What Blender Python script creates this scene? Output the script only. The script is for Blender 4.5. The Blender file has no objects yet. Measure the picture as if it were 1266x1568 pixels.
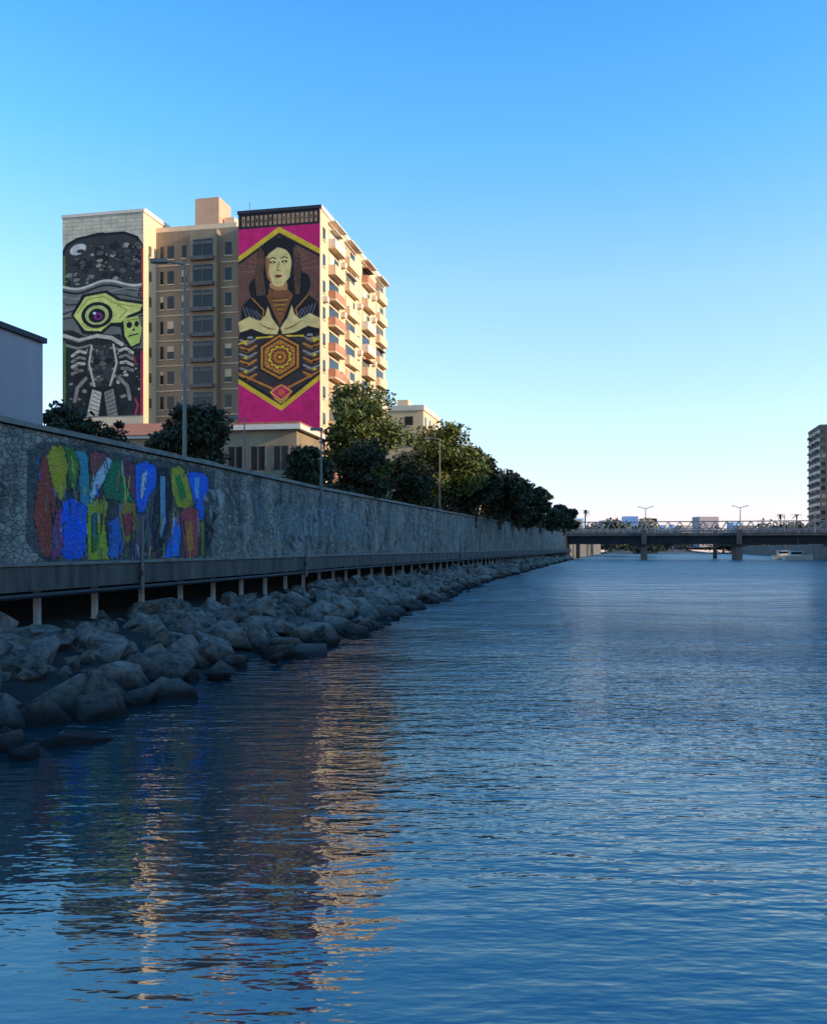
import bpy, bmesh, math, random
import numpy as np
from mathutils import Vector, Matrix
random.seed(5); rng=np.random.default_rng(7)
sc=bpy.context.scene
F=1400.0; HY=838.0; CH=4.0
def lin(c):
    return tuple(((v/255.0)/12.92 if v/255.0<=0.04045 else ((v/255.0+0.055)/1.055)**2.4) for v in c)
# ---------------------------------------------------------------- materials
def newmat(name):
    m=bpy.data.materials.new(name); m.use_nodes=True
    nt=m.node_tree; b=nt.nodes['Principled BSDF']; return m,nt,b
def mat(name,col,rough=0.8,var=0.25,scale=1.5,bump=0.0,bscale=8.0,metal=0.0,island=False,streak=False):
    m,nt,b=newmat(name); N=nt.nodes; L=nt.links
    b.inputs['Roughness'].default_value=rough; b.inputs['Metallic'].default_value=metal
    tc=N.new('ShaderNodeTexCoord'); 
    no=N.new('ShaderNodeTexNoise'); no.inputs['Scale'].default_value=scale; no.inputs['Detail'].default_value=6; no.inputs['Roughness'].default_value=0.65
    if streak:
        mp=N.new('ShaderNodeMapping'); mp.inputs['Scale'].default_value=(1,1,0.15); L.new(tc.outputs['Object'],mp.inputs[0]); L.new(mp.outputs[0],no.inputs['Vector'])
    else: L.new(tc.outputs['Object'],no.inputs['Vector'])
    r=N.new('ShaderNodeValToRGB'); r.color_ramp.elements[0].position=0.3; r.color_ramp.elements[1].position=0.7
    r.color_ramp.elements[0].color=tuple(c*(1-var) for c in col)+(1,)
    r.color_ramp.elements[1].color=tuple(min(1,c*(1+var)) for c in col)+(1,)
    if island:
        g=N.new('ShaderNodeNewGeometry'); ad=N.new('ShaderNodeMath'); ad.operation='MULTIPLY_ADD'
        L.new(g.outputs['Random Per Island'],ad.inputs[0]); ad.inputs[1].default_value=0.6
        ml=N.new('ShaderNodeMath'); ml.operation='MULTIPLY'; L.new(no.outputs[0],ml.inputs[0]); ml.inputs[1].default_value=0.45
        L.new(ml.outputs[0],ad.inputs[2]); L.new(ad.outputs[0],r.inputs[0])
        r.color_ramp.elements[0].position=0.1; r.color_ramp.elements[1].position=0.9
    else: L.new(no.outputs[0],r.inputs[0])
    L.new(r.outputs[0],b.inputs['Base Color'])
    if bump>0:
        n2=N.new('ShaderNodeTexNoise'); n2.inputs['Scale'].default_value=bscale; n2.inputs['Detail'].default_value=8
        L.new(tc.outputs['Object'],n2.inputs['Vector'])
        bp=N.new('ShaderNodeBump'); bp.inputs['Strength'].default_value=1; bp.inputs['Distance'].default_value=bump
        L.new(n2.outputs[0],bp.inputs['Height']); L.new(bp.outputs[0],b.inputs['Normal'])
    return m
M={}
M['cream']=mat('plaster_cream',(0.80,0.56,0.335),0.85,0.14,0.35,streak=True)
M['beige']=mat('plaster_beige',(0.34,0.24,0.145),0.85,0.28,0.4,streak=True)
M['white']=mat('plaster_white',(0.78,0.66,0.52),0.8,0.1,0.6)
M['salmon']=mat('plaster_salmon',(0.68,0.38,0.22),0.85,0.12,0.6)
M['orange']=mat('balcony_terracotta',(0.55,0.24,0.13),0.8,0.25,1.0)
M['glass']=mat('window_glass',(0.02,0.018,0.016),0.2,0.4,0.5)
M['shutter']=mat('shutter_grey',(0.15,0.12,0.09),0.6,0.3,1.5)
M['lav']=mat('plaster_lavender',(0.36,0.29,0.30),0.85,0.1,0.4,streak=True)
M['dark']=mat('dark_trim',(0.03,0.027,0.03),0.7,0.3,2)
M['tile']=mat('roof_tile',(0.42,0.15,0.08),0.8,0.3,3,bump=0.05,bscale=5)
M['concrete']=mat('concrete',(0.24,0.205,0.17),0.85,0.4,1.2,bump=0.02,bscale=12)
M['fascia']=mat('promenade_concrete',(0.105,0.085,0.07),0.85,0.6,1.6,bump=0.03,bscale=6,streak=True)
M['pale']=mat('pale_concrete',(0.50,0.45,0.39),0.8,0.3,2)
M['shadeconc']=mat('shaded_underside_concrete',(0.014,0.013,0.012),0.95,0.5,1.5)  # near-black: shade under the slab and among rocks put into the colour
M['bridge']=mat('backlit_bridge_concrete',(0.022,0.021,0.022),0.85,0.4,0.5,streak=True)  # near-black: the bridge's backlit shade is put into its base colour
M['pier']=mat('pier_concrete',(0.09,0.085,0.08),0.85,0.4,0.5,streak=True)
M['steel']=mat('galvanised_steel',(0.17,0.155,0.14),0.5,0.15,4,metal=0.2)
M['rail']=mat('painted_rail',(0.20,0.20,0.21),0.5,0.15,4)
M['ground']=mat('ground_paving',(0.13,0.115,0.095),0.9,0.35,0.2)
M['hill']=mat('hill_scrub',(0.10,0.11,0.12),0.95,0.3,0.02)
M['bluew']=mat('blue_cladding',(0.22,0.38,0.60),0.6,0.3,0.3)
M['bark']=mat('bark',(0.07,0.05,0.035),0.9,0.4,5,bump=0.03)
M['leafd']=mat('foliage_dark',(0.026,0.032,0.008),0.65,0.75,0.8,island=True)
M['leaf']=mat('foliage',(0.10,0.115,0.017),0.65,0.75,0.6,island=True)
M['grey']=mat('tower_grey',(0.15,0.125,0.10),0.85,0.5,0.5,streak=True)
# ---------------------------------------------------------------- mesh builder
class MB:
    def __init__(s): s.v=[]; s.f=[]; s.m=[]; s.mats=[]
    def mi(s,k):
        if k not in s.mats: s.mats.append(k)
        return s.mats.index(k)
    def quad(s,a,b,c,d,k):
        n=len(s.v); s.v+= [tuple(a),tuple(b),tuple(c),tuple(d)]; s.f.append((n,n+1,n+2,n+3)); s.m.append(s.mi(k))
    def box(s,fr,u0,u1,v0,v1,z0,z1,k):
        n=len(s.v)
        for z in (z0,z1):
            for (u,v) in ((u0,v0),(u1,v0),(u1,v1),(u0,v1)): s.v.append(fr(u,v,z))
        for q in ((0,1,2,3),(4,5,6,7),(0,1,5,4),(1,2,6,5),(2,3,7,6),(3,0,4,7)):
            s.f.append(tuple(n+i for i in q)); s.m.append(s.mi(k))
    def tube(s,p0,p1,r0,r1,k,n=8):
        p0=Vector(p0);p1=Vector(p1); d=(p1-p0)
        if d.length<1e-6:return
        q=d.to_track_quat('Z','Y'); b=len(s.v)
        for p,r in((p0,r0),(p1,r1)):
            for i in range(n):
                a=2*math.pi*i/n; s.v.append(tuple(p+q@Vector((r*math.cos(a),r*math.sin(a),0))))
        for i in range(n):
            j=(i+1)%n; s.f.append((b+i,b+j,b+n+j,b+n+i)); s.m.append(s.mi(k))
        s.f.append(tuple(b+i for i in range(n))[::-1]); s.m.append(s.mi(k))
        s.f.append(tuple(b+n+i for i in range(n))); s.m.append(s.mi(k))
    def arr(s,V,Fc,k):
        n=len(s.v); s.v+= [tuple(x) for x in V]; s.f+=[tuple(int(i)+n for i in f) for f in Fc]; s.m+=[s.mi(k)]*len(Fc)
    def obj(s,name,parent=None,recalc=True,smooth=False):
        me=bpy.data.meshes.new(name); me.from_pydata(s.v,[],s.f); 
        for k in s.mats: me.materials.append(M[k])
        me.polygons.foreach_set('material_index',s.m)
        if recalc:
            bm=bmesh.new(); bm.from_mesh(me); bmesh.ops.recalc_face_normals(bm,faces=bm.faces); bm.to_mesh(me); bm.free()
        if smooth: me.polygons.foreach_set('use_smooth',[True]*len(me.polygons))
        me.update()
        o=bpy.data.objects.new(name,me); sc.collection.objects.link(o)
        if parent: o.parent=parent
        return o
def empty(name):
    o=bpy.data.objects.new(name,None); sc.collection.objects.link(o); return o
def frame(ox,oy,rot):
    c,s_=math.cos(rot),math.sin(rot)
    U=(-c,s_); V=(s_,c)          # u runs to the left, v runs away
    return lambda u,v,z:(ox+u*U[0]+v*V[0], oy+u*U[1]+v*V[1], z)
W=lambda u,v,z:(u,v,z)
# ---------------------------------------------------------------- plan lines
WD=[-10,0,32,49,68.6,101,212,300]; WX=[-23.3,-21.2,-14.5,-11,-7.3,0.5,28,50]
SD=[-10,5,16.4,22.7,31.6,56,101,212,300]; SX=[-13,-10,-7.4,-6.1,-3.8,0.2,7.8,32.5,52]
wx=lambda d:float(np.interp(d,WD,WX)); sx=lambda d:float(np.interp(d,SD,SX))
ex=lambda d:wx(d)+3.0-(1.2*max(0,min(1,(d-80)/200)))
GZ=7.2; WT=8.4; PZ=3.4
# ---------------------------------------------------------------- painter
class Canvas:
    def __init__(s,X,Y,bg):
        s.X=X;s.Y=Y; s.C=np.zeros(X.shape+(4,)); s.C[...,:3]=lin(bg) if bg else (0,0,0); s.C[...,3]=1 if bg else 0
    def put(s,mk,c,a=1.0):
        s.C[mk,:3]=lin(c); s.C[mk,3]=a
    def poly(s,pts,c,clip=None,a=1.0):
        X,Y=s.X,s.Y; ins=np.zeros(X.shape,bool); n=len(pts)
        for i in range(n):
            x0,y0=pts[i];x1,y1=pts[(i+1)%n]
            if y0==y1: continue
            cnd=((y0>Y)!=(y1>Y))&(X<(x1-x0)*(Y-y0)/(y1-y0)+x0); ins^=cnd
        if clip is not None: ins&=clip
        s.put(ins,c,a); return ins
    def ell(s,cx,cy,rx,ry,c,rot=0,clip=None,a=1.0):
        dx=s.X-cx;dy=s.Y-cy; ca,sa=math.cos(rot),math.sin(rot)
        m=((dx*ca+dy*sa)/rx)**2+((-dx*sa+dy*ca)/ry)**2<1
        if clip is not None: m&=clip
        s.put(m,c,a); return m
    def stroke(s,pts,w,c,clip=None,a=1.0):
        m=np.zeros(s.X.shape,bool)
        for (x0,y0),(x1,y1) in zip(pts[:-1],pts[1:]):
            dx,dy=x1-x0,y1-y0; t=np.clip(((s.X-x0)*dx+(s.Y-y0)*dy)/(dx*dx+dy*dy+1e-9),0,1)
            m|=(s.X-x0-t*dx)**2+(s.Y-y0-t*dy)**2<(w/2)**2
        if clip is not None: m&=clip
        s.put(m,c,a)
    def cap(s,pts,w,c,clip=None,o=3.2):
        s.stroke(pts,w+o,(14,13,14),clip); s.stroke(pts,w,c,clip)
def paintmat(name,stone=False,gain=0.8):
    m,nt,b=newmat(name); N=nt.nodes;L=nt.links
    b.inputs['Roughness'].default_value=0.8
    at=N.new('ShaderNodeAttribute'); at.attribute_name='paint'
    tc=N.new('ShaderNodeTexCoord'); no=N.new('ShaderNodeTexNoise'); no.inputs['Scale'].default_value=1.2; no.inputs['Detail'].default_value=8
    L.new(tc.outputs['Object'],no.inputs['Vector'])
    mr=N.new('ShaderNodeMapRange'); mr.inputs[1].default_value=0.3;mr.inputs[2].default_value=0.7;mr.inputs[3].default_value=0.72*gain;mr.inputs[4].default_value=1.08*gain
    L.new(no.outputs[0],mr.inputs[0])
    mul=N.new('ShaderNodeVectorMath'); mul.operation='SCALE'; L.new(at.outputs['Color'],mul.inputs[0]); L.new(mr.outputs[0],mul.inputs['Scale'])
    if not stone:
        L.new(mul.outputs[0],b.inputs['Base Color']); return m
    sw=N.new('ShaderNodeMapping'); sw.inputs['Scale'].default_value=(1,1,1.8); L.new(tc.outputs['Object'],sw.inputs[0])
    wn=N.new('ShaderNodeTexNoise'); wn.inputs['Scale'].default_value=3; wn.inputs['Detail'].default_value=4; L.new(tc.outputs['Object'],wn.inputs['Vector'])
    wa=N.new('ShaderNodeMixRGB'); wa.blend_type='ADD'; wa.inputs[0].default_value=0.4; L.new(sw.outputs[0],wa.inputs[1]); L.new(wn.outputs['Color'],wa.inputs[2])
    vo=N.new('ShaderNodeTexVoronoi'); vo.inputs['Scale'].default_value=2.6; L.new(wa.outputs[0],vo.inputs['Vector'])
    vd=N.new('ShaderNodeTexVoronoi'); vd.feature='DISTANCE_TO_EDGE'; vd.inputs['Scale'].default_value=2.6; L.new(wa.outputs[0],vd.inputs['Vector'])
    sep=N.new('ShaderNodeSeparateColor'); L.new(vo.outputs['Color'],sep.inputs[0])
    r=N.new('ShaderNodeValToRGB'); r.color_ramp.elements[0].color=(0.07,0.057,0.046,1); r.color_ramp.elements[1].color=(0.42,0.355,0.29,1)
    n3=N.new('ShaderNodeTexNoise'); n3.inputs['Scale'].default_value=0.55; n3.inputs['Detail'].default_value=9; n3.inputs['Roughness'].default_value=0.72
    s3=N.new('ShaderNodeMapping'); s3.inputs['Scale'].default_value=(1,1,0.6); L.new(tc.outputs['Object'],s3.inputs[0]); L.new(s3.outputs[0],n3.inputs['Vector'])
    ad=N.new('ShaderNodeMath'); ad.operation='MULTIPLY_ADD'; L.new(sep.outputs[0],ad.inputs[0]); ad.inputs[1].default_value=0.55
    m2=N.new('ShaderNodeMath'); m2.operation='MULTIPLY_ADD'; L.new(n3.outputs[0],m2.inputs[0]); m2.inputs[1].default_value=3.2; m2.inputs[2].default_value=-1.35
    L.new(m2.outputs[0],ad.inputs[2]); L.new(ad.outputs[0],r.inputs[0])
    e=N.new('ShaderNodeMapRange'); e.inputs[1].default_value=0.0;e.inputs[2].default_value=0.10;e.inputs[3].default_value=0.35;e.inputs[4].default_value=1
    L.new(vd.outputs['Distance'],e.inputs[0])
    s2=N.new('ShaderNodeVectorMath'); s2.operation='SCALE'; L.new(r.outputs[0],s2.inputs[0]); L.new(e.outputs[0],s2.inputs['Scale'])
    mxa=N.new('ShaderNodeMapRange'); mxa.inputs[1].default_value=0.32; mxa.inputs[2].default_value=0.5; mxa.inputs[3].default_value=0.72; mxa.inputs[4].default_value=1.0; L.new(wn.outputs[0],mxa.inputs[0])
    al=N.new('ShaderNodeMath'); al.operation='MULTIPLY'; L.new(at.outputs['Alpha'],al.inputs[0]); L.new(mxa.outputs[0],al.inputs[1])
    mx=N.new('ShaderNodeMix'); mx.data_type='RGBA'; L.new(al.outputs[0],mx.inputs[0]); L.new(s2.outputs[0],mx.inputs[6]); L.new(mul.outputs[0],mx.inputs[7])
    L.new(mx.outputs[2],b.inputs['Base Color'])
    bp=N.new('ShaderNodeBump'); bp.inputs['Distance'].default_value=0.06; bp.inputs['Strength'].default_value=0.8
    hh=N.new('ShaderNodeMath'); hh.operation='ADD'; L.new(e.outputs[0],hh.inputs[0]); L.new(n3.outputs[0],hh.inputs[1])
    L.new(hh.outputs[0],bp.inputs['Height']); L.new(bp.outputs[0],b.inputs['Normal'])
    return m
def painted_grid(name,P,C,material,parent=None):
    h,w=P.shape[:2]; me=bpy.data.meshes.new(name)
    idx=np.arange(h*w).reshape(h,w)
    f=np.stack([idx[:-1,:-1],idx[1:,:-1],idx[1:,1:],idx[:-1,1:]],-1).reshape(-1,4)
    me.from_pydata(P.reshape(-1,3).tolist(),[],f.tolist())
    ca=me.color_attributes.new('paint','FLOAT_COLOR','POINT'); ca.data.foreach_set('color',C.reshape(-1).astype(np.float32))
    me.materials.append(material); me.update()
    o=bpy.data.objects.new(name,me); sc.collection.objects.link(o)
    if parent:o.parent=parent
    return o
PM=paintmat('mural_paint',gain=0.9); SM=paintmat('stone_wall_paint',True,gain=0.92)
# ================================================================ main building
bld=empty('unseen_apartment_block'); fr=frame(-10.2,100,math.radians(12))
b=MB()
H=41.1
b.box(fr,0,9.5,0,30,GZ-1,H,'cream')           # right wing
b.box(fr,9.5,21.05,3,30,GZ-1,H-0.2,'beige')       # recessed middle
b.box(fr,21.05,31.3,0,20,GZ-1,H+1.2,'cream')     # left wing
b.box(fr,13.7,16.7,4.2,7.6,H-0.2,H+3.9,'salmon')  # lift core head
b.box(fr,12.2,13.5,5.2,8.6,H-0.2,H+1.8,'cream')
b.box(fr,13.0,16.3,2.0,3.0,GZ-1,H-0.6,'beige')
for (u0,u1,v0,v1,zz) in ((0,9.5,0,30,H),(21.05,31.3,0,20,H+1.2)):
    b.box(fr,u0-0.12,u1+0.12,v0-0.12,v0+0.25,zz+0.002,zz+0.35,'dark' if u0==0 else 'white'); b.box(fr,u0-0.12,u0+0.25,v0+0.252,v1,zz+0.002,zz+0.5,'white')
b.box(fr,11,21,3.0,3.25,H-0.198,H+0.35,'cream')
b.box(fr,2,7,12,18,H,H+2.4,'cream'); b.box(fr,0.6,3.5,5,8.5,H,H+1.0,'cream'); b.box(fr,1,5,24,28,H,H+1.6,'salmon')
b.box(fr,17.5,19.5,6,9,H-0.2,H+1.5,'white')
b.obj('walls',bld)
w=MB(); fl=2.93
z=H-3.4; k=0
while z>GZ+1:
    for uc,ww,vv in ((12.0,0.8,3.0),(19.2,0.8,3.0),(17.5,0.55,3.0),(20.3,0.4,3.0)):
        w.box(fr,uc-ww/2,uc+ww/2,vv-0.03,vv+0.02,z,z+1.5,'glass')
        if random.random()<.4: w.box(fr,uc-ww/2,uc+ww/2,vv-0.05,vv-0.032,z+random.uniform(.5,1.1),z+1.5,'cream')
        w.box(fr,uc-ww/2-0.1,uc+ww/2+0.1,vv-0.12,vv-0.001,z-0.12,z-0.003,'cream')
    w.box(fr,13.5,15.9,1.95,2.02,z-0.3,z+1.7,'glass'); w.box(fr,14.65,14.75,1.9,1.948,z-0.3,z+1.7,'shutter')
    w.box(fr,13.3,16.1,1.5,1.998,z-0.75,z-0.32,'shutter')
    w.box(fr,13.5,15.9,1.88,1.94,z+1.1,z+1.45,'shutter')
    w.box(fr,16.4,21.0,2.9,2.998,z-0.85,z-0.72,'cream')
    w.box(fr,9.6,12.9,2.9,2.998,z-0.85,z-0.72,'cream')
    w.box(fr,20.99,21.06,1.2,1.8,z,z+1.1,'shutter')
    z-=fl; k+=1
w.obj('windows',bld)
s=MB(); z=H-3.2; k=0
while z>GZ+1:
    for j,(v0,v1) in enumerate(((3.0,7.2),(9.6,14.2),(17.2,21.4),(24.4,28.8))):
        r=random.random(); dpt=-0.85 if j%2==0 else -0.6
        s.box(fr,-0.03,0.02,v0+0.3,v1-0.3,z,z+2.2,'glass' )
        if r<0.55: s.box(fr,-0.08,-0.032,v0+0.3,v0+0.3+(v1-v0)*random.uniform(.3,.7),z+random.uniform(.2,1.2),z+2.2,random.choice(['white','cream','shutter','salmon']))
        s.box(fr,dpt,-0.002,v0,v1,z-0.25,z-0.05,'cream')
        col='orange' if r>(0.6 if j==0 else .82) else random.choice(['cream','cream','white'])
        s.box(fr,dpt,dpt+0.12,v0,v1,z-0.048,z+0.85,col)
        s.box(fr,dpt+0.122,-0.002,v0,v0+0.1,z-0.048,z+0.85,col); s.box(fr,dpt+0.122,-0.002,v1-0.1,v1,z-0.048,z+0.85,col)
        if random.random()<0.35: s.box(fr,dpt+0.1,-0.002,v0+0.4,v1-0.6,z+1.9,z+2.0,random.choice(['white','orange','shutter']))
    for vc in (1.4,8.4,15.7,22.8):
        s.box(fr,-0.03,0.02,vc-0.45,vc+0.45,z+0.2,z+1.5,'glass'); s.box(fr,-0.12,-0.032,vc-0.5,vc+0.5,z+0.05,z+0.17,'white')
        if random.random()<0.4: s.box(fr,-0.5,-0.035,vc-0.4,vc+0.4,z-0.9,z-0.3,'white')
    z-=fl
for v0,v1 in((2.8,7.4),(9.4,14.4),(17,21.6),(24.2,29)): s.box(fr,-0.95,-0.15,v0,v1,H-0.55,H-0.4,'white')
s.obj('balconies',bld)
rf=MB()
for i in range(7):
    p=fr(random.uniform(1,30),random.uniform(4,16),0); rf.tube((p[0],p[1],H-0.3),(p[0],p[1],H+random.uniform(2.0,3.2)),0.05,0.04,'steel',5)
    rf.tube((p[0]-0.7,p[1],H+1.9),(p[0]+0.7,p[1],H+1.9),0.03,0.03,'steel',5)
rf.obj('rooftop_antennas',bld)
# ---- right mural (designed on a 123 x 337 drawing grid)
X,Y=np.meshgrid(np.arange(365,488.01,0.75),np.arange(318,656,0.75))
c=Canvas(X,Y,(235,25,115))
GO=(250,205,45); DK=(24,18,20); SK=(255,222,140); BR=(120,75,50); OR=(228,138,45)
c.poly([(365,318),(488,318),(488,342),(365,342)],(45,35,40))
for i in range(17):
    x0=371+i*6.8; c.poly([(x0,322),(x0+4.2,322),(x0+4.2,338),(x0,338)],(190,150,110)); c.poly([(x0+1.2,326+(i%3)*2),(x0+3,326+(i%3)*2),(x0+3,333),(x0+1.2,333)],(45,35,40))
inner=c.poly([(365,392),(427,350),(488,388),(488,578),(430,622),(365,580)],(126,80,64))
c.stroke([(365,388),(427,346),(488,384)],7,GO); c.stroke([(365,395),(427,354),(488,391)],3,DK)
for a in range(-9,10):
    ang=a*0.17; c.stroke([(427,410),(427+140*math.sin(ang),410-140*math.cos(ang))],1.4,(165,102,76),clip=inner&(Y<450)&(Y>357+0.66*abs(X-427)+4))
c.ell(425,390,32,32,DK); c.poly([(394,385),(389,420),(384,448),(404,462),(450,462),(470,446),(462,420),(457,385)],DK)
c.ell(392,435,11,16,DK); c.ell(463,432,11,17,DK)
for i in range(7): c.stroke([(398+i*1.5,372+i*2),(390+i*2,410),(394+i*2,446)],1.1,(135,92,62),clip=(X<406))
for i in range(6): c.stroke([(454-i,375),(459-i*2,410),(457-i,448)],1.1,(120,82,58),clip=(X>446))
c.poly([(413,428),(439,428),(441,452),(411,452)],(215,150,90)); c.poly([(413,434),(430,446),(413,452)],BR)
c.ell(426,399,19.5,25,SK); c.poly([(407,402),(412,424),(423,435),(432,434),(443,420),(445.5,400)],SK); 
c.poly([(407,385),(413,392),(411,412),(417,428),(409,420),(406.5,402)],(195,120,72))
c.poly([(402,390),(408,372),(424,364),(441,370),(449,390),(439,379),(425,373),(412,382)],DK)
for ex_ in(417,435): c.ell(ex_,396,4.6,2.1,DK); c.ell(ex_,396,1.5,1.2,SK); c.stroke([(ex_-5,391),(ex_,388.5),(ex_+5,391)],1.7,DK)
c.stroke([(427,396),(424,409),(429,410)],1.2,(150,85,50)); c.ell(426,418,5.4,2.4,(190,40,50)); c.stroke([(420,418),(432,418)],0.8,DK)
c.stroke([(422,428),(431,428)],0.9,(190,120,70))
c.poly([(367,500),(370,462),(386,446),(408,448),(428,492),(448,448),(468,446),(485,462),(488,500),(488,530),(365,530)],DK)
c.poly([(408,448),(428,496),(448,448),(440,440),(414,440)],(150,90,45))
for i in range(9):
    c.stroke([(414+i*2,452+i*3.5),(442-i*1.8,452+i*3.5)],0.9,GO if i%2 else DK)
for i in range(5):
    c.stroke([(372+i*5,462+i*2),(380+i*6,486)],1.3,(125,125,135)); c.stroke([(482-i*5,462+i*2),(474-i*6,486)],1.3,(125,125,135))
c.stroke([(386,450),(404,470),(400,492)],1.6,OR); c.stroke([(470,450),(452,470),(456,492)],1.6,OR)
c.poly([(365,486),(382,478),(398,486),(406,478),(410,464),(416,482),(427,498),(424,508),(405,506),(385,497),(367,502)],SK)
c.poly([(488,486),(473,478),(458,486),(450,478),(446,464),(440,482),(429,498),(432,508),(451,506),(470,497),(487,502)],SK)
for i in range(4): 
    c.stroke([(396+i*5,489+i*3),(412+i*3,500)],0.9,(140,80,40)); c.stroke([(460-i*5,489+i*3),(444-i*3,500)],0.9,(140,80,40))
c.poly([(365,508),(395,512),(427,512),(461,512),(488,508),(488,576),(430,616),(365,576)],(64,50,48))
for sgn in(-1,1):
    for i in range(6):
        yy=514+i*11
        c.stroke([(428+sgn*60,yy),(428+sgn*47,yy+5),(428+sgn*36,yy-1)],3.2,OR if i%2 else (165,160,150)); c.ell(428+sgn*52,yy+6,3.2,2.4,GO if i%2==0 else DK)
        c.stroke([(428+sgn*60,yy+5),(428+sgn*50,yy+9),(428+sgn*38,yy+4)],1.1,(170,110,50))
    c.stroke([(428+sgn*62,520),(428+sgn*40,512),(428+sgn*8,511)],2.6,GO); c.stroke([(428+sgn*62,566),(428+sgn*38,578),(428+sgn*10,592)],3.0,OR)
    c.ell(428+sgn*45,511,9,4,DK); c.ell(428+sgn*45,511,5,2,(165,160,150))
hexp=lambda r,cy=543,n=6,o=math.pi/6:[(428+r*math.cos(o+i*2*math.pi/n),cy+r*1.05*math.sin(o+i*2*math.pi/n)) for i in range(n+1)]
c.poly(hexp(36),DK); c.poly(hexp(33),OR); c.poly(hexp(29),(50,30,30)); c.poly(hexp(26),(225,145,50))
for r_,cc in((22,(150,60,40)),(19,GO),(15,(140,55,35)),(11,OR),(6,(150,40,35)),(3,GO)):
    pts=[(428+(r_ if i%2 else r_*0.82)*math.cos(i*math.pi/12),543+(r_ if i%2 else r_*0.82)*math.sin(i*math.pi/12)) for i in range(24)]
    c.poly(pts,cc)
for i in range(12):
    a=i*math.pi/6; c.stroke([(428+8*math.cos(a),543+8*math.sin(a)),(428+27*math.cos(a),543+27*math.sin(a))],0.9,(90,35,30))
c.stroke([(365,578),(430,622),(488,576)],6.5,GO); c.stroke([(365,571),(430,614),(488,569)],3,DK)
c.ell(430,598,15,12,(230,40,100)); c.stroke([(414,597),(430,586),(446,597),(430,610),(414,597)],1.8,GO); c.ell(430,598,5,5,(240,110,60))
c.stroke([(420,606),(430,614),(440,606)],1.8,GO)
U3=np.array([-math.cos(math.radians(12)),math.sin(math.radians(12)),0]); OFF=np.array([-math.sin(math.radians(12))*0.03,-math.cos(math.radians(12))*0.03,0])
u=(488-X)/123*9.5; zz=H-(Y-318)/337*24.1
P=np.array(fr(0,0,0))+u[...,None]*U3+OFF; P[...,2]=zz
painted_grid('woman_mural',P,c.C,PM,bld)
# ---- left mural
X,Y=np.meshgrid(np.arange(97,220.01,0.75),np.arange(328,638,0.75))
c=Canvas(X,Y,(228,212,180)); rr=random.Random(3)
for i in range(6):
    yy=330+i*6; c.stroke([(97,yy),(220,yy)],0.8,(180,162,138))
    for j in range(9): x0=97+j*15+(i%2)*7; c.stroke([(x0,yy),(x0,yy+6)],0.8,(180,162,138))
cap=c.poly([(97,385),(101,372),(112,364),(150,358),(190,359),(208,366),(220,380),(220,440),(97,440)],(64,60,56))
c.stroke([(97,384),(104,370),(120,362),(150,357),(192,358),(210,366),(220,382)],4.5,(18,17,18))
c.ell(121,378,13,8,(225,220,208),rot=-.3); c.ell(125,381,6,3,(60,58,55))
def mottled(n,xa,xb,ya,yb,clip,cols,rmin=3,rmax=8,ln=1.3,seed=1):
    R=random.Random(seed)
    for _ in range(n):
        x0=R.uniform(xa,xb); y0=R.uniform(ya,yb); n_=R.randint(5,7); a0=R.uniform(0,6); r_=R.uniform(rmin,rmax)
        pts=[(x0+r_*1.2*R.uniform(.5,1.25)*math.cos(a0+q*6.283/n_),y0+r_*R.uniform(.4,1.1)*math.sin(a0+q*6.283/n_)) for q in range(n_)]
        c.poly(pts,R.choice(cols),clip=clip); c.stroke(pts+[pts[0]],ln,(20,19,19),clip=clip)
mottled(120,100,218,374,434,cap&(Y<433)&((X>140)|(Y>392)),[(140,132,120),(98,93,86),(32,31,30),(172,162,142),(80,76,70),(32,31,30),(118,112,102)],3,7,1.2,3)
c.put(Y>432+5*np.sin((X-97)*0.07),(124,120,108))
c.stroke([(97+i*4,441+5*math.sin(i*0.28)) for i in range(32)],3.0,(16,16,16)); c.stroke([(97+i*4,434+5*math.sin(i*0.28)) for i in range(32)],3.4,(232,222,198))
for i in range(6): c.stroke([(97+j*4,449+i*8+6*math.sin(j*0.2+i*.8)) for j in range(32)],2.2,(48,46,44) if i%2 else (158,152,138))
mottled(16,97,220,446,520,(Y>446)&((X<112)|(X>196)|(Y>505)),[(150,146,132),(90,86,80),(60,58,54)],3,6,1.0,11)
YE=(240,236,128)
c.poly([(110,478),(128,448),(165,444),(186,458),(219,464),(219,482),(206,486),(218,500),(216,530),(200,536),(188,520),(186,502),(172,499),(158,511),(128,509)],(14,14,14))
c.poly([(114,480),(132,452),(163,448),(182,461),(219,469),(215,478),(197,484),(187,494),(171,494),(156,506),(132,504)],YE)
c.stroke([(120,476),(136,456),(160,453),(178,465),(205,471)],1.6,(165,175,60)); c.stroke([(182,468),(196,476),(184,488)],1.5,(150,160,60)); c.stroke([(126,492),(136,500),(154,502)],1.4,(175,180,70))
c.ell(150,481,24,20,(16,16,16)); c.ell(150,481,18,15,(212,215,125)); c.ell(150,482,13,11,(14,12,16)); c.ell(152,483,7,6,(140,40,125)); c.ell(152,483,3,2.6,(14,12,16)); c.ell(146,478,2.2,1.9,(250,250,240))
c.poly([(190,489),(212,486),(218,505),(214,527),(202,532),(192,515)],(214,224,112)); c.ell(199,499,4.2,5.2,(14,14,14)); c.ell(210,498,3.4,4.6,(14,14,14)); c.poly([(203,508),(206,503),(208,509)],(14,14,14)); c.stroke([(198,516),(212,513)],2.2,(30,32,20)); c.stroke([(196,492),(214,490)],1.2,(150,160,60))
bot=c.poly([(97,503),(112,502),(130,512),(186,512),(190,534),(220,536),(220,637),(97,637)],(40,38,36))
L1=(222,208,180); L2=(156,146,130); L3=(92,87,80)
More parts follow.
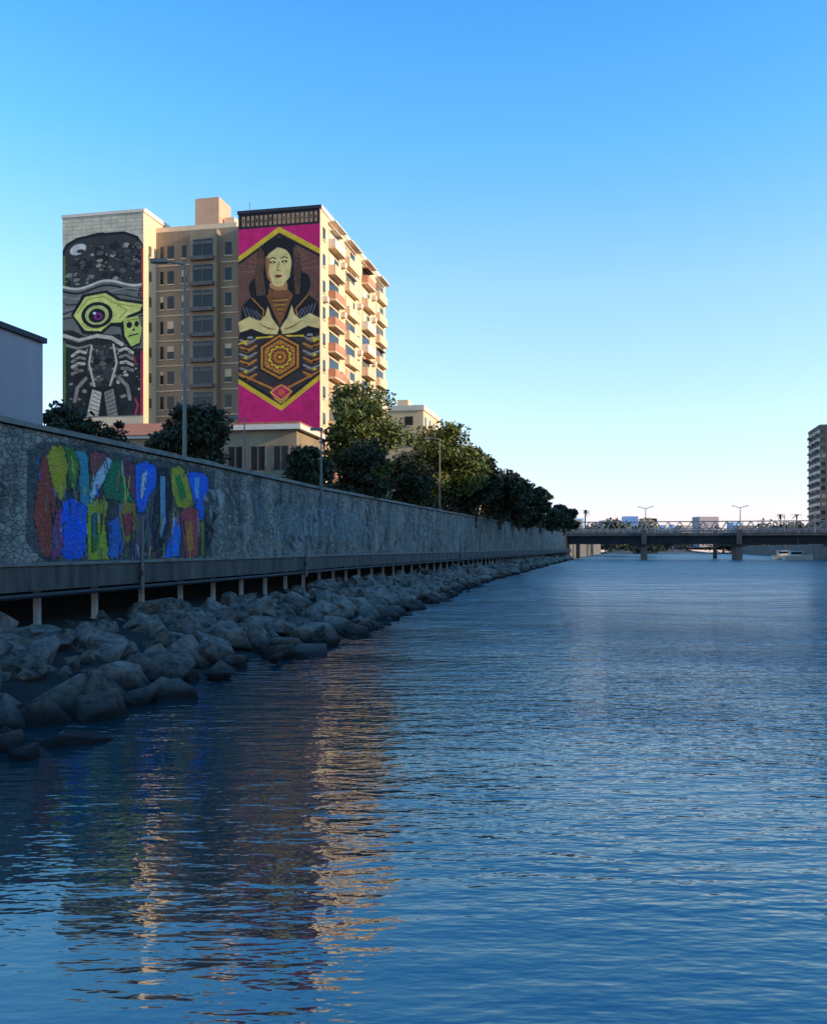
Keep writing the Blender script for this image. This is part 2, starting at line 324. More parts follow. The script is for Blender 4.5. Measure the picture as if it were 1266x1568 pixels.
mottled(110,99,218,532,636,bot&(Y>530)&((X<136)|(X>180)),[L2,L3,(36,35,34),(24,23,23),(24,23,23),(60,57,53),L1],2.5,6,1.4,5)
c.cap([(99,510),(122,519),(150,513),(172,517),(188,528)],6.0,L1); c.stroke([(104,514),(122,521),(150,516)],1.2,L3)
c.cap([(99,524),(120,531),(140,527)],4,L2)
for sgn,cx in((-1,118),(1,198)):
    for q in range(4):
        x0=cx+sgn*(-15+q*1.5)+rr.uniform(-1,1); y0=538+q*9+rr.uniform(-1,1)
        c.cap([(x0,y0),(cx+sgn*(-4),y0-3+q),(cx+sgn*6,y0+4)],4.6,L1 if q%2==0 else L2,o=2.6)
        c.stroke([(cx+sgn*(-8),y0),(cx+sgn*2,y0+1)],1.0,(50,47,44))
    c.cap([(cx-sgn*15,578),(cx-sgn*2,592),(cx+sgn*2,612)],5.5,L2,o=2.6)
c.poly([(138,527),(178,527),(184,560),(174,590),(144,590),(134,560)],(70,66,61))
mottled(34,138,180,528,590,(X>136)&(X<182)&(Y>527)&(Y<591),[L2,L3,(44,42,40),(120,112,100),L2],3,7,1.2,9)
c.stroke([(142,528),(138,556),(146,590)],3,L1); c.stroke([(175,528),(180,556),(170,590)],3,L1); c.ell(150,552,6,5,(20,20,20)); c.ell(168,552,6,5,(20,20,20))
c.poly([(138,592),(180,592),(190,637),(126,637)],(20,20,20)); c.poly([(143,595),(157,600),(152,637),(134,637)],L1); c.poly([(175,595),(161,600),(166,637),(182,637)],L2)
for q in range(6): c.stroke([(146-q*2,600+q*6),(154-q*.5,605+q*6)],1.2,(80,76,70)); c.stroke([(172+q*2,600+q*6),(164+q*.5,605+q*6)],1.2,(40,38,36))
c.stroke([(99.5,388),(99.5,430)],3.5,(105,135,55)); c.stroke([(99.5,520),(100,590),(99,636)],4,(95,125,55)); c.stroke([(218,384),(218.5,458)],2.5,(205,60,50)); c.stroke([(218,540),(217.5,637)],4,(220,50,95)); c.stroke([(208,612),(212,622),(208,636)],3,(205,60,85)); c.stroke([(204,545),(210,560)],2.5,(190,60,80))
u=31.3-(X-97)/123*(31.3-21.05); zz=(H+1.2)-(Y-328)/309*23.2
P=np.array(fr(0,0,0))+u[...,None]*U3+OFF; P[...,2]=zz
painted_grid('eye_mural',P,c.C,PM,bld)
# ================================================================ generic block
def block(name,ox,oy,rot,wd,dp,z0,h,wall='cream',fl=3.0,pitch=3.2,seed=0,balc=True):
    R=random.Random(seed); e=empty(name); f=frame(ox,oy,rot); b=MB()
    b.box(f,0,wd,0,dp,z0-1,h,wall); tr_='white' if wall!='grey' else 'grey'
    b.box(f,-0.15,wd+0.15,-0.15,0.2,h+0.002,h+0.8,tr_); b.box(f,-0.15,0.2,0.202,dp-0.2,h+0.002,h+0.8,tr_); b.box(f,wd-0.2,wd+0.15,0.202,dp-0.2,h+0.002,h+0.8,tr_); b.box(f,-0.15,wd+0.15,dp-0.198,dp+0.15,h+0.002,h+0.8,tr_)
    b.box(f,wd*0.4,wd*0.6,dp*0.4,dp*0.6,h,h+2.6,wall); b.obj('walls',e)
    w=MB(); z=h-2.3
    while z>z0+0.5:
        n=int(wd/pitch)
        for i in range(n):
            uc=(i+0.5)*wd/n
            w.box(f,uc-0.65,uc+0.65,-0.03,0.02,z,z+1.4,'glass' if wall!='grey' or R.random()<.8 else 'beige'); w.box(f,uc-0.75,uc+0.75,-0.12,-0.001,z-0.14,z-0.002,tr_)
        n=int(dp/pitch)
        for i in range(n):
            vc=(i+0.5)*dp/n
            for (a,s_) in((0,-1),(wd,1)):
                q=(a-0.03,a+0.02) if s_<0 else (a-0.02,a+0.03)
                w.box(f,q[0],q[1],vc-0.65,vc+0.65,z,z+1.4,'glass')
                if balc and i%3==1:
                    q=(a-1.2,a-0.035) if s_<0 else (a+0.035,a+1.2)
                    w.box(f,q[0],q[1],vc-1.3,vc+1.3,z-0.6,z+0.25,R.choice(['white','cream','orange']) if wall!='grey' else R.choice(['beige','grey']))
        z-=fl
    w.obj('windows',e); return e
e=empty('rendered_building'); f=frame(-24.5,60.5,math.radians(11.5)); b=MB()
b.box(f,0,10,-14,0,GZ-1,17.5,'lav'); b.box(f,-0.2,10.2,-14.2,0.2,17.502,17.85,'dark'); b.obj('walls',e)
b=MB()
for vv in(-12.2,-8.6): 
    for zz in(8.4,): b.box(f,-0.03,0.02,vv,vv+1.2,zz,zz+1.4,'glass'); b.box(f,-0.12,-0.001,vv-0.1,vv+1.3,zz-0.15,zz-0.002,'white')
b.obj('windows',e)
e=empty('tile_roof_house'); f=frame(-13.5,84,math.radians(6)); b=MB()
b.box(f,8.2,17.5,0,8,GZ-1,14.1,'beige'); b.box(f,7.9,17.8,-0.4,8.4,14.102,14.4,'white')
P0=[f(7.7,-0.6,14.4),f(18,-0.6,14.4),f(18,8.6,14.4),f(7.7,8.6,14.4),f(9.5,4,16.1),f(16.2,4,16.1)]
n=len(b.v); b.v+=P0
for q in((0,1,5,4),(1,2,5),(2,3,4,5),(3,0,4)): b.f.append(tuple(n+i for i in q)); b.m.append(b.mi('tile'))
b.obj('walls_and_roof',e)
b=MB()
for i in range(5): b.box(f,9+i*1.8,9.9+i*1.8,-0.03,0.02,11.2,12.8,'glass'); b.box(f,8.9+i*1.8,10+i*1.8,-0.14,-0.001,11.0,11.19,'cream')
b.obj('windows',e)
e=empty('flat_roof_house'); f=frame(-10.2,80,math.radians(10)); b=MB()
b.box(f,0,8.6,0,7,GZ-1,14.3,'beige'); b.box(f,-0.5,9.1,-0.6,7.5,14.302,14.75,'white'); b.box(f,-0.4,9,-0.5,7.4,14.752,14.95,'tile')
b.obj('walls',e); b=MB()
for i in range(4):
    u0=0.8+i*2.1; b.box(f,u0,u0+1.3,-0.03,0.02,10.8,12.9,'glass'); b.box(f,u0-0.12,u0-0.002,-0.08,-0.001,10.7,13.0,'shutter'); b.box(f,u0+1.302,u0+1.42,-0.08,-0.001,10.7,13.0,'shutter')
    b.box(f,u0+0.6,u0+0.7,-0.06,-0.032,10.8,12.9,'shutter')
for i in range(3): b.box(f,-0.03,0.02,0.8+i*2.1,1.8+i*2.1,10.6,12.7,'glass')
b.obj('windows',e)
block('unseen_apartment_block',1.5,140,math.radians(12),9,14,GZ,25,'cream',seed=3)
block('unseen_apartment_block',12,170,math.radians(12),10,10,GZ,17,'cream',seed=9,balc=False)
rb=lambda d:64+0.24*d
specs=[(-75,50,57),(-25,34,57),(9,32,56),(41,28,42),(69,31,41),(100,32,42),(132,36,40.5),(168,32,43),(200,36,40),(236,32,40)]  # unseen right-bank row; heights and closed gaps shaped to shade the left wall
for i,(y0,ln,h) in enumerate(specs):
    block('unseen_apartment_block',rb(y0)+20,y0,math.radians(13.5),15,ln+0.6,5,h,['cream','beige','white','salmon'][i%4],seed=20+i)
block('apartment_tower',163,322,math.radians(13.5),18.6,22,5,47,'grey',pitch=2.2,fl=2.9,seed=40,balc=True)
# ================================================================ ground, banks
g=MB(); ds=[-60,-10,0,20,32,49,68.6,85,101,150,212,260,300,420,560]
wxx=lambda d: wx(d) if d<=300 and d>=-10 else (50+0.25*(d-300) if d>300 else -23.3+0.2*(d+10))
for a,b_ in zip(ds[:-1],ds[1:]):
    g.quad((-3000,a,GZ),(wxx(a)-0.5,a,GZ),(wxx(b_)-0.5,b_,GZ),(-3000,b_,GZ),'ground')
    g.quad((wxx(a)-0.5,a,-1),(wxx(b_)-0.5,b_,-1),(wxx(b_)-0.5,b_,GZ),(wxx(a)-0.5,a,GZ),'ground')
    g.quad((rb(a),a,5),(3000,a,5),(3000,b_,5),(rb(b_),b_,5),'ground'); g.quad((rb(a),a,-1),(rb(a),a,5),(rb(b_),b_,5),(rb(b_),b_,-1),'ground')
g.quad((-3000,560,GZ),(115,560,GZ),(150,700,3),(-3000,700,3),'ground')
g.quad((rb(560),560,5),(3000,560,5),(3000,700,3),(rb(560),700,3),'ground')
g.quad((115,560,-1),(198,560,-1),(198,700,3),(150,700,3),'ground')
g.quad((-6000,700,3),(6000,700,3),(6000,7000,3),(-6000,7000,3),'ground')
g.obj('ground',recalc=False)
hl=MB(); 
for row,(D,hh) in enumerate(((1500,34),(2600,75))):
    xs=np.linspace(-2500,4500,141); 
    hz=[3+hh*(0.45+0.3*math.sin(x*0.0021+row*2)+0.15*math.sin(x*0.0083+row)+0.1*math.sin(x*0.023)) for x in xs]
    for i in range(140):
        hl.quad((xs[i],D,3),(xs[i+1],D,3),(xs[i+1],D+300,hz[i+1]),(xs[i],D+300,hz[i]),'hill')
        hl.quad((xs[i],D+300,hz[i]),(xs[i+1],D+300,hz[i+1]),(xs[i+1],D+800,3),(xs[i],D+800,3),'hill')
hl.obj('hills',recalc=False)
# retaining wall painted face
dd=np.concatenate([np.arange(-10,30,0.2),np.arange(30,60,0.08),np.arange(60,300.1,0.3)]); zv=np.arange(PZ-0.3,WT+0.001,0.07)
DD,ZZ=np.meshgrid(dd,zv[::-1]); WXX=np.interp(DD,WD,WX)
DS=np.maximum(DD,5); PX=633+F*WXX/DS; PY=HY-(ZZ-CH)*F/DS
c=Canvas(PX,PY,None); near=DD>30
def gp(pts,col,a=1.0,o=True):
    if o: c.stroke(pts+[pts[0]],2.4,(20,20,24),clip=near,a=1)
    c.poly(pts,col,clip=near,a=a)
gp([(42,690),(70,674),(150,688),(250,706),(330,722),(324,850),(200,858),(70,862),(40,830)],(72,70,72),0.8,False)
gp([(60,730),(66,700),(82,684),(90,710),(92,745),(84,790),(84,835),(74,856),(62,840),(52,790)],(190,80,60))
gp([(72,700),(80,684),(98,683),(104,705),(102,745),(96,766),(86,760),(80,735)],(215,185,40)); gp([(98,684),(116,688),(122,712),(116,752),(106,744),(104,705)],(95,145,55))
gp([(116,690),(134,694),(137,740),(136,782),(124,768),(120,748),(124,715)],(70,170,185))
gp([(97,770),(110,762),(122,768),(134,778),(134,815),(128,852),(108,858),(96,852),(93,810)],(20,110,250))
gp([(84,790),(94,775),(94,852),(80,856),(78,838)],(165,80,130))
gp([(138,694),(152,692),(166,698),(156,722),(146,742),(138,748)],(175,80,75)); gp([(150,722),(166,700),(172,706),(160,735),(142,765),(137,757)],(215,235,240),o=True)
gp([(172,708),(180,702),(190,716),(196,748),(204,768),(196,772),(182,766),(164,764),(158,748)],(40,140,85))
gp([(136,772),(150,764),(166,768),(160,800),(164,830),(168,856),(152,858),(136,858),(134,810)],(195,200,40)); gp([(142,790),(148,785),(150,840),(142,846)],(85,140,50))
gp([(182,770),(207,768),(210,800),(204,822),(192,836),(184,815)],(190,150,55)); gp([(188,790),(203,786),(204,812),(193,822)],(200,70,70))
gp([(190,706),(207,710),(209,742),(206,764),(198,750),(192,728)],(140,60,80)); gp([(168,800),(182,790),(190,836),(182,856),(166,852)],(60,125,215))
gp([(208,712),(224,707),(240,714),(240,742),(228,760),(222,782),(212,786),(208,760)],(25,120,250)); gp([(217,728),(226,720),(222,752),(214,772)],(225,240,250),o=False)
gp([(243,718),(256,716),(264,750),(260,800),(248,850),(238,854),(234,800),(238,760)],(36,38,48)); gp([(246,730),(253,730),(254,800),(246,826)],(140,185,215),o=False)
gp([(210,788),(228,784),(233,820),(230,852),(206,857)],(120,95,115)); gp([(216,800),(224,796),(226,846),(214,848)],(50,50,56),o=False)
gp([(262,716),(276,714),(286,724),(294,746),(300,768),(288,780),(272,776),(264,752)],(205,190,40)); gp([(268,730),(276,726),(286,760),(276,768)],(70,145,60),o=False)
gp([(286,724),(300,722),(318,728),(320,748),(312,768),(316,786),(306,800),(298,772),(292,745)],(25,115,245)); gp([(298,732),(306,730),(304,765),(299,760)],(120,195,250),o=False)
gp([(276,784),(292,776),(304,782),(308,815),(304,850),(286,856),(280,820)],(210,80,75)); gp([(284,800),(294,796),(297,840),(288,845)],(225,140,55),o=False)
gp([(272,784),(278,815),(274,852),(252,854),(262,815)],(30,130,245)); gp([(308,800),(316,790),(316,850),(309,852)],(135,150,55)); gp([(314,780),(334,788),(324,804),(328,812),(314,852)],(20,20,22))
rr=random.Random(8)
PALS=[(22,22,26),(22,22,26),(210,220,220),(110,140,170),(60,60,62),(190,140,60),(235,215,60),(20,110,240),(200,70,70),(60,150,90)]
for i in range(110):
    x0=rr.uniform(55,318); y0=rr.uniform(700,850); l=rr.uniform(8,40); c.stroke([(x0,y0),(x0+rr.uniform(-4,4),y0+l)],rr.uniform(.8,2.6),rr.choice(PALS),clip=near&(PY<856)&(PX>50),a=.9)
for i in range(200):   # faded tags along the rest of the wall
    D=rr.uniform(49,230); s=rr.uniform(0.4,1.4); z0=rr.uniform(4.0,7.3); col=rr.choice([(110,135,145),(130,150,158),(70,75,85),(34,34,38),(185,180,170),(160,145,125),(105,130,150),(50,50,52),(200,195,185)])
    dd2=(DD-D); ang=rr.uniform(-.5,.5); mk=(np.abs(dd2+ang*(ZZ-z0))<s*rr.uniform(.3,.9))&(np.abs(ZZ-z0)<rr.uniform(.3,1.3))&(np.sin(dd2*rr.uniform(2,7)+ZZ*rr.uniform(2,6)+2*np.sin(ZZ*rr.uniform(1,3)))>0.1)
    c.C[mk,:3]=np.array(lin(col))*.9; c.C[mk,3]=rr.uniform(.35,.85)
for i in range(18):
    D=60+i*1.25; z0=5.6+0.3*rr.random(); lean=rr.uniform(-.5,.5)
    mk=(np.abs(DD-D-lean*(ZZ-z0)-.3*np.sin((ZZ-z0)*3+i))<0.17)&(np.abs(ZZ-z0)<1.1); c.C[mk,:3]=lin((125,175,188)); c.C[mk,3]=.75
wall=empty('retaining_wall')
P=np.stack([WXX,DD,ZZ],-1)
painted_grid('wall_face',P,c.C,SM,wall)
cp=MB(); cd=list(np.arange(-10,299,2.4))+[300]
for a,b_ in zip(cd[:-1],cd[1:]):
    x0,x1=wx(a),wx(b_); j=rr.uniform(-.02,.03)
    n=len(cp.v); cp.v+=[(x0-.6,a,WT+.002),(x0+.14,a,WT+.002),(x1+.14,b_-0.03,WT+.002),(x1-.6,b_-0.03,WT+.002),(x0-.6,a,WT+.2+j),(x0+.14,a,WT+.2+j),(x1+.14,b_-0.03,WT+.2+j),(x1-.6,b_-0.03,WT+.2+j)]
    for q in((0,1,2,3),(4,5,6,7),(0,1,5,4),(1,2,6,5),(2,3,7,6),(3,0,4,7)): cp.f.append(tuple(n+i for i in q)); cp.m.append(cp.mi('concrete'))
    cp.quad((x0-0.45,a,GZ-1),(x1-0.45,b_,GZ-1),(x1-0.45,b_,WT),(x0-0.45,a,WT),'concrete')
cp.obj('coping',wall)
# promenade
pr=empty('promenade'); p=MB(); seg=[-10]+list(np.arange(-6,300,4))
for a,b_ in zip(seg[:-1],seg[1:]):
    e0,e1=ex(a),ex(b_); w0,w1=wx(a),wx(b_)
    p.quad((w0,a,PZ-0.12),(e0-0.3,a,PZ-0.12),(e1-0.3,b_,PZ-0.12),(w1,b_,PZ-0.12),'concrete')
    n=len(p.v); q0=2.6
    p.v+=[(e0-0.3,a,q0),(e0,a,q0),(e1,b_-0.03,q0),(e1-0.3,b_-0.03,q0),(e0-0.3,a,PZ),(e0,a,PZ),(e1,b_-0.03,PZ),(e1-0.3,b_-0.03,PZ)]
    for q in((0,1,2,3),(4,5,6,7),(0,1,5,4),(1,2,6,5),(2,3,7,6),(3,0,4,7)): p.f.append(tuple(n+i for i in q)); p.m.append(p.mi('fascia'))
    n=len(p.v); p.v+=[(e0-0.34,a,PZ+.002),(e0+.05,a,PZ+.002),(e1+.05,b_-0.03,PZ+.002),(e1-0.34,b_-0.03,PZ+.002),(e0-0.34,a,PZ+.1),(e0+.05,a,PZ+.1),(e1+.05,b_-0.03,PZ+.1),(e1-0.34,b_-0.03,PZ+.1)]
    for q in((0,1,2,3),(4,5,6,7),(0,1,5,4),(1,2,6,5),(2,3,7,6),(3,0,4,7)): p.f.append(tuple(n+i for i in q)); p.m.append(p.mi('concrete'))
    p.quad((e0-0.3,a,2.65),(w0+0.5,a,2.65),(w1+0.5,b_,2.65),(e1-0.3,b_,2.65),'shadeconc')
    p.quad((e0-1.5,a,-0.5),(e0-1.5,a,2.65),(e1-1.5,b_,2.65),(e1-1.5,b_,-0.5),'shadeconc')
p.obj('slab',pr); p=MB()
for i,D in enumerate(np.arange(-4,220,3.4)):
    p.box(W,ex(D)-0.55,ex(D)-0.36,D,D+0.2,1.4,2.598,'pale')
p.obj('support_posts',pr)
p=MB()
for a,b_ in zip(seg[:-1],seg[1:]): p.tube((ex(a)+0.02,a,2.45),(ex(b_)+0.02,b_,2.45),0.09,0.09,'dark',6)
p.obj('service_pipe',pr)
bk=MB()
for a,b_ in zip(seg[:-1],seg[1:]):
    bk.quad((ex(a)-1.6,a,1.6),(sx(a)+0.2,a,-0.5),(sx(b_)+0.2,b_,-0.5),(ex(b_)-1.6,b_,1.6),'shadeconc')
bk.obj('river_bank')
# rocks
m,nt,bs=newmat('riprap_stone'); N=nt.nodes;L=nt.links; bs.inputs['Roughness'].default_value=0.9
tc=N.new('ShaderNodeTexCoord'); no=N.new('ShaderNodeTexNoise'); no.inputs['Scale'].default_value=2.6; no.inputs['Detail'].default_value=10; no.inputs['Roughness'].default_value=0.78; L.new(tc.outputs['Object'],no.inputs['Vector'])
ge=N.new('ShaderNodeNewGeometry'); a1=N.new('ShaderNodeMath'); a1.operation='MULTIPLY_ADD'; L.new(ge.outputs['Random Per Island'],a1.inputs[0]); a1.inputs[1].default_value=0.42; 
a2=N.new('ShaderNodeMath'); a2.operation='MULTIPLY_ADD'; L.new(no.outputs[0],a2.inputs[0]); a2.inputs[1].default_value=2.6; a2.inputs[2].default_value=-1.02; L.new(a2.outputs[0],a1.inputs[2])
r=N.new('ShaderNodeValToRGB'); r.color_ramp.elements[0].position=0.1; r.color_ramp.elements[0].color=(0.03,0.024,0.019,1); r.color_ramp.elements[1].position=0.9; r.color_ramp.elements[1].color=(0.44,0.365,0.295,1); L.new(a1.outputs[0],r.inputs[0])
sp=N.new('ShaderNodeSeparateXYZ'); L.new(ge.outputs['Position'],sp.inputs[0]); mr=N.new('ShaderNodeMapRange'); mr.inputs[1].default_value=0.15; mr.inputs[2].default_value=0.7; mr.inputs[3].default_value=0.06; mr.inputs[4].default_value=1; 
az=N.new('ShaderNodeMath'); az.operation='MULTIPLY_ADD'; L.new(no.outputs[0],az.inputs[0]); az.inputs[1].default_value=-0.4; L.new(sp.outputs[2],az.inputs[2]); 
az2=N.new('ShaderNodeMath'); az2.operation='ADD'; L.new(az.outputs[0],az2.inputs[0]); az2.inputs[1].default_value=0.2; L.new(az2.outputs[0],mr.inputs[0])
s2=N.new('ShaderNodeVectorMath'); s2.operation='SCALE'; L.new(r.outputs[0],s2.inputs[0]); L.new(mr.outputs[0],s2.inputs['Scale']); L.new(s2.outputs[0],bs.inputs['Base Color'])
bp=N.new('ShaderNodeBump'); bp.inputs['Distance'].default_value=0.35; L.new(no.outputs[0],bp.inputs['Height']); L.new(bp.outputs[0],bs.inputs['Normal'])
M['rock']=m
protos=[]
for i in range(16):
    bm=bmesh.new()
    for j in range(17):
        v=rng.normal(size=3); v/=np.linalg.norm(v); v*=rng.uniform(0.72,1.12); bm.verts.new(v*np.array([1,0.85,0.8]))
    res=bmesh.ops.convex_hull(bm,input=bm.verts); 
    bmesh.ops.delete(bm,geom=[v for v in bm.verts if not v.link_faces],context='VERTS')
    bmesh.ops.dissolve_limit(bm,angle_limit=0.35,verts=bm.verts,edges=bm.edges)
    bmesh.ops.bevel(bm,geom=list(bm.edges),offset=0.035,segments=1,affect='EDGES')
    bm.verts.index_update(); protos.append((np.array([v.co[:] for v in bm.verts]),[[v.index for v in f.verts] for f in bm.faces])); bm.free()
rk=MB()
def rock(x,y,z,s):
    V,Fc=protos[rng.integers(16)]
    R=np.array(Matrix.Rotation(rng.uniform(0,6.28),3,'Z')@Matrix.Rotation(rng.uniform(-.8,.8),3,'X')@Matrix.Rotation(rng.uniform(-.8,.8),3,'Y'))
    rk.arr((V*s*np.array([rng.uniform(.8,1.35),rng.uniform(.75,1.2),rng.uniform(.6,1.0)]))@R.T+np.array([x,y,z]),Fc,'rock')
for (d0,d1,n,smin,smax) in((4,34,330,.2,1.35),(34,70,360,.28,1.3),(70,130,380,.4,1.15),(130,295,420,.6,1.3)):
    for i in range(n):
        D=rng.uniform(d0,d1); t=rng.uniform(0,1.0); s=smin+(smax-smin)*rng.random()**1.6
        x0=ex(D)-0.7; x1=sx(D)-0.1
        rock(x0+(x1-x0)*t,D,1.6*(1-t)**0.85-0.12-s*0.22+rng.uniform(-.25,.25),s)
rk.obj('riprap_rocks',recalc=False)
# ================================================================ water
me=bpy.data.meshes.new('water'); me.from_pydata([(-400,-150,0),(1200,-150,0),(1200,720,0),(-400,720,0)],[],[(0,1,2,3)]); ow=bpy.data.objects.new('water',me); sc.collection.objects.link(ow)
m,nt,bs=newmat('canal_water'); N=nt.nodes;L=nt.links
bs.inputs['Base Color'].default_value=(0.005,0.040,0.048,1); bs.inputs['IOR'].default_value=3.0
bs.inputs['Specular Tint'].default_value=(0.80,0.90,0.92,1)
tc=N.new('ShaderNodeTexCoord')
def nz(scale,sxy,det,rot=0):
    mp=N.new('ShaderNodeMapping'); mp.inputs['Scale'].default_value=(sxy[0],sxy[1],1); mp.inputs['Rotation'].default_value=(0,0,rot); L.new(tc.outputs['Object'],mp.inputs[0])
    q=N.new('ShaderNodeTexNoise'); q.inputs['Scale'].default_value=scale; q.inputs['Detail'].default_value=det; q.inputs['Roughness'].default_value=0.5; L.new(mp.outputs[0],q.inputs['Vector']); return q
def mrange(inp,a0,a1,b0,b1):
    q=N.new('ShaderNodeMapRange'); q.inputs[1].default_value=a0;q.inputs[2].default_value=a1;q.inputs[3].default_value=b0;q.inputs[4].default_value=b1; L.new(inp,q.inputs[0]); return q.outputs[0]
def mth(op,x,y):
    q=N.new('ShaderNodeMath'); q.operation=op
    for i_,v_ in enumerate((x,y)):
        if isinstance(v_,(int,float)): q.inputs[i_].default_value=v_
        else: L.new(v_,q.inputs[i_])
    return q.outputs[0]
spz=N.new('ShaderNodeSeparateXYZ'); L.new(tc.outputs['Object'],spz.inputs[0]); yy_=spz.outputs[1]
a=nz(1.5,(0.5,1.4),3,0.06).outputs[0]; b2=nz(5.0,(0.55,1.3),2,-0.08).outputs[0]; b3=nz(0.08,(1,1.6),4).outputs[0]; b5=nz(0.38,(0.6,1.3),3,0.1).outputs[0]
patch=mrange(b3,0.38,0.62,0.6,1.35)
# ripples: calm close to the camera and in the lee of the bank, wind-ruffled further out
dist=mrange(yy_,9,60,0.45,4.5)
off=mth('ADD',mth('MULTIPLY',yy_,-0.13),spz.outputs[0]); lee=mrange(off,-4,5,0.7,2.1)
hh=mth('ADD',mth('ADD',a,mth('MULTIPLY',b2,0.32)),mth('MULTIPLY',mth('MULTIPLY',b5,mrange(yy_,20,120,0.0,5.0)),1.0))
hh=mth('MULTIPLY',mth('MULTIPLY',mth('MULTIPLY',hh,patch),dist),lee)
bp=N.new('ShaderNodeBump'); bp.inputs['Distance'].default_value=0.06; bp.inputs['Strength'].default_value=1; L.new(hh,bp.inputs['Height']); L.new(bp.outputs[0],bs.inputs['Normal'])
L.new(mrange(yy_,15,130,0.03,0.34),bs.inputs['Roughness'])   # ruffled water scatters like a rougher surface
me.materials.append(m)
# ================================================================ trees
def tree(name,x,y,z0,top,r,n,seed,kk='leaf',ls=0.3,trunk=0.4):
    R=np.random.default_rng(seed); h=top-z0; e=empty(name); t=MB()
    tr=max(0.12,h*0.02); pz=z0+h*trunk
    t.tube((x,y,z0-0.3),(x+R.uniform(-.3,.3),y,pz),tr*1.3,tr*0.8,'bark')
    cz=z0+h*(trunk+1)/2-0.1; rz=(top-cz)*0.92
    K=int(18+n/400); lv=MB(); cs=[]
    for i in range(K):
        v=R.normal(size=3); v/=np.linalg.norm(v); v*=R.uniform(0.3,0.9)
        wv=1.0-0.35*max(0,v[2]); p=np.array([x+v[0]*r*wv,y+v[1]*r*wv,cz+v[2]*rz]); cs.append(p)
        if i<9: t.tube((x,y,pz-R.uniform(0,h*0.12)),tuple(p),tr*0.5,tr*0.12,'bark',5)
    t.obj('trunk_and_limbs',e)
    per=n//K; V=[];Fc=[]
    for p in cs:
        cr=r*R.uniform(0.2,0.42); m_=int(per*R.uniform(.6,1.4))
        q=R.normal(size=(m_,3)); q/=np.linalg.norm(q,axis=1)[:,None]; q*=(R.random((m_,1))**0.45)*cr*np.array([1.15,1.15,0.8])
        q+=p
        a_=R.normal(size=(m_,3)); a_/=np.linalg.norm(a_,axis=1)[:,None]; b_=np.cross(a_,R.normal(size=(m_,3))); b_/=np.linalg.norm(b_,axis=1)[:,None]
        s=ls*R.uniform(.6,1.3,(m_,1)); 
        V.append(np.stack([q-a_*s,q+b_*s*.5,q+a_*s,q-b_*s*.5],1).reshape(-1,3))
    V=np.concatenate(V); Fc=np.arange(len(V)).reshape(-1,4)
    lv.arr(V,Fc,kk); lv.obj('foliage',e,recalc=False)
    return e
tree('broadleaf_tree',-5.3,92,GZ,21.6,4.3,15000,1,'leaf',ls=.25,trunk=.12)
tree('broadleaf_tree',3.8,125,GZ,22.4,6.4,18000,2,'leaf',ls=.33,trunk=.1)
tree('broadleaf_tree',9.2,136,GZ,20,5.0,11000,12,'leafd',ls=.36,trunk=.08)
tree('broadleaf_tree',13.8,146,GZ,18,4.6,9500,3,'leafd',ls=.36,trunk=.08)
tree('broadleaf_tree',18.2,158,GZ,17.8,4.4,8000,13,'leafd',ls=.38,trunk=.08)
tree('broadleaf_tree',21.5,175,GZ,12.5,3.4,4000,23,'leafd',ls=.38,trunk=.08)
tree('conical_tree',26.2,190,GZ,18.4,2.7,4500,4,'leafd',ls=.4,trunk=.1)
tree('broadleaf_tree',31,205,GZ,13.0,3.4,3500,24,'leafd',ls=.45,trunk=.1)
tree('broadleaf_tree',37.5,228,GZ,15.0,4.5,4000,5,'leafd',ls=.5,trunk=.1)
tree('broadleaf_tree',-14.6,61,GZ,14.4,2.7,11000,6,'leafd',ls=.2,trunk=.12)
tree('broadleaf_tree',-28.0,74,GZ,18.0,2.9,9000,7,'leafd',ls=.24,trunk=.12)
tree('broadleaf_tree',-24.8,76,GZ,15.4,1.8,4000,17,'leafd',ls=.22,trunk=.12)
tree('broadleaf_tree',-8.6,74,GZ,12.8,2.0,6000,8,'leafd',ls=.2,trunk=.12)
tree('broadleaf_tree',-4.8,84,GZ,14.4,2.7,6000,9,'leafd',ls=.24,trunk=.1)
tree('broadleaf_tree',-0.6,103,GZ,15.5,3.3,7000,10,'leafd',ls=.26,trunk=.1)
def mass(name,pts,n,seed,kk,ls):
    R=np.random.default_rng(seed); V=[]
    for (x,y,z,rx,rz) in pts:
        K=6
        for k in range(K):
            hk=R.uniform(0.0,.95); cpt=np.array([x+R.uniform(-.75,.75)*rx*(1-.5*hk),y+R.uniform(-.7,.7)*rx,z+hk*rz]); m_=n//K
            q=R.normal(size=(m_,3)); q/=np.linalg.norm(q,axis=1)[:,None]; q*=(R.random((m_,1))**.45)*np.array([rx*.5,rx*.5,rz*.36]); q+=cpt
            a_=R.normal(size=(m_,3)); a_/=np.linalg.norm(a_,axis=1)[:,None]; b_=np.cross(a_,R.normal(size=(m_,3))); b_/=np.linalg.norm(b_,axis=1)[:,None]
            s=ls*R.uniform(.6,1.3,(m_,1)); V.append(np.stack([q-a_*s,q+b_*s*.5,q+a_*s,q-b_*s*.5],1).reshape(-1,3))
    V=np.concatenate(V); b=MB(); b.arr(V,np.arange(len(V)).reshape(-1,4),kk); b.obj(name,recalc=False)
rr=random.Random(2)
mass('shrub_mass',[(wx(d)-rr.uniform(2,4),d,GZ,1.8,rr.uniform(2,4.2)) for d in np.arange(80,130,2.5)],600,1,'leafd',.25)
mass('tree_row',[(wx(d)-rr.uniform(3,9),d,GZ,3,rr.uniform(3,6.5)) for d in np.arange(130,300,5)],450,2,'leafd',.4)
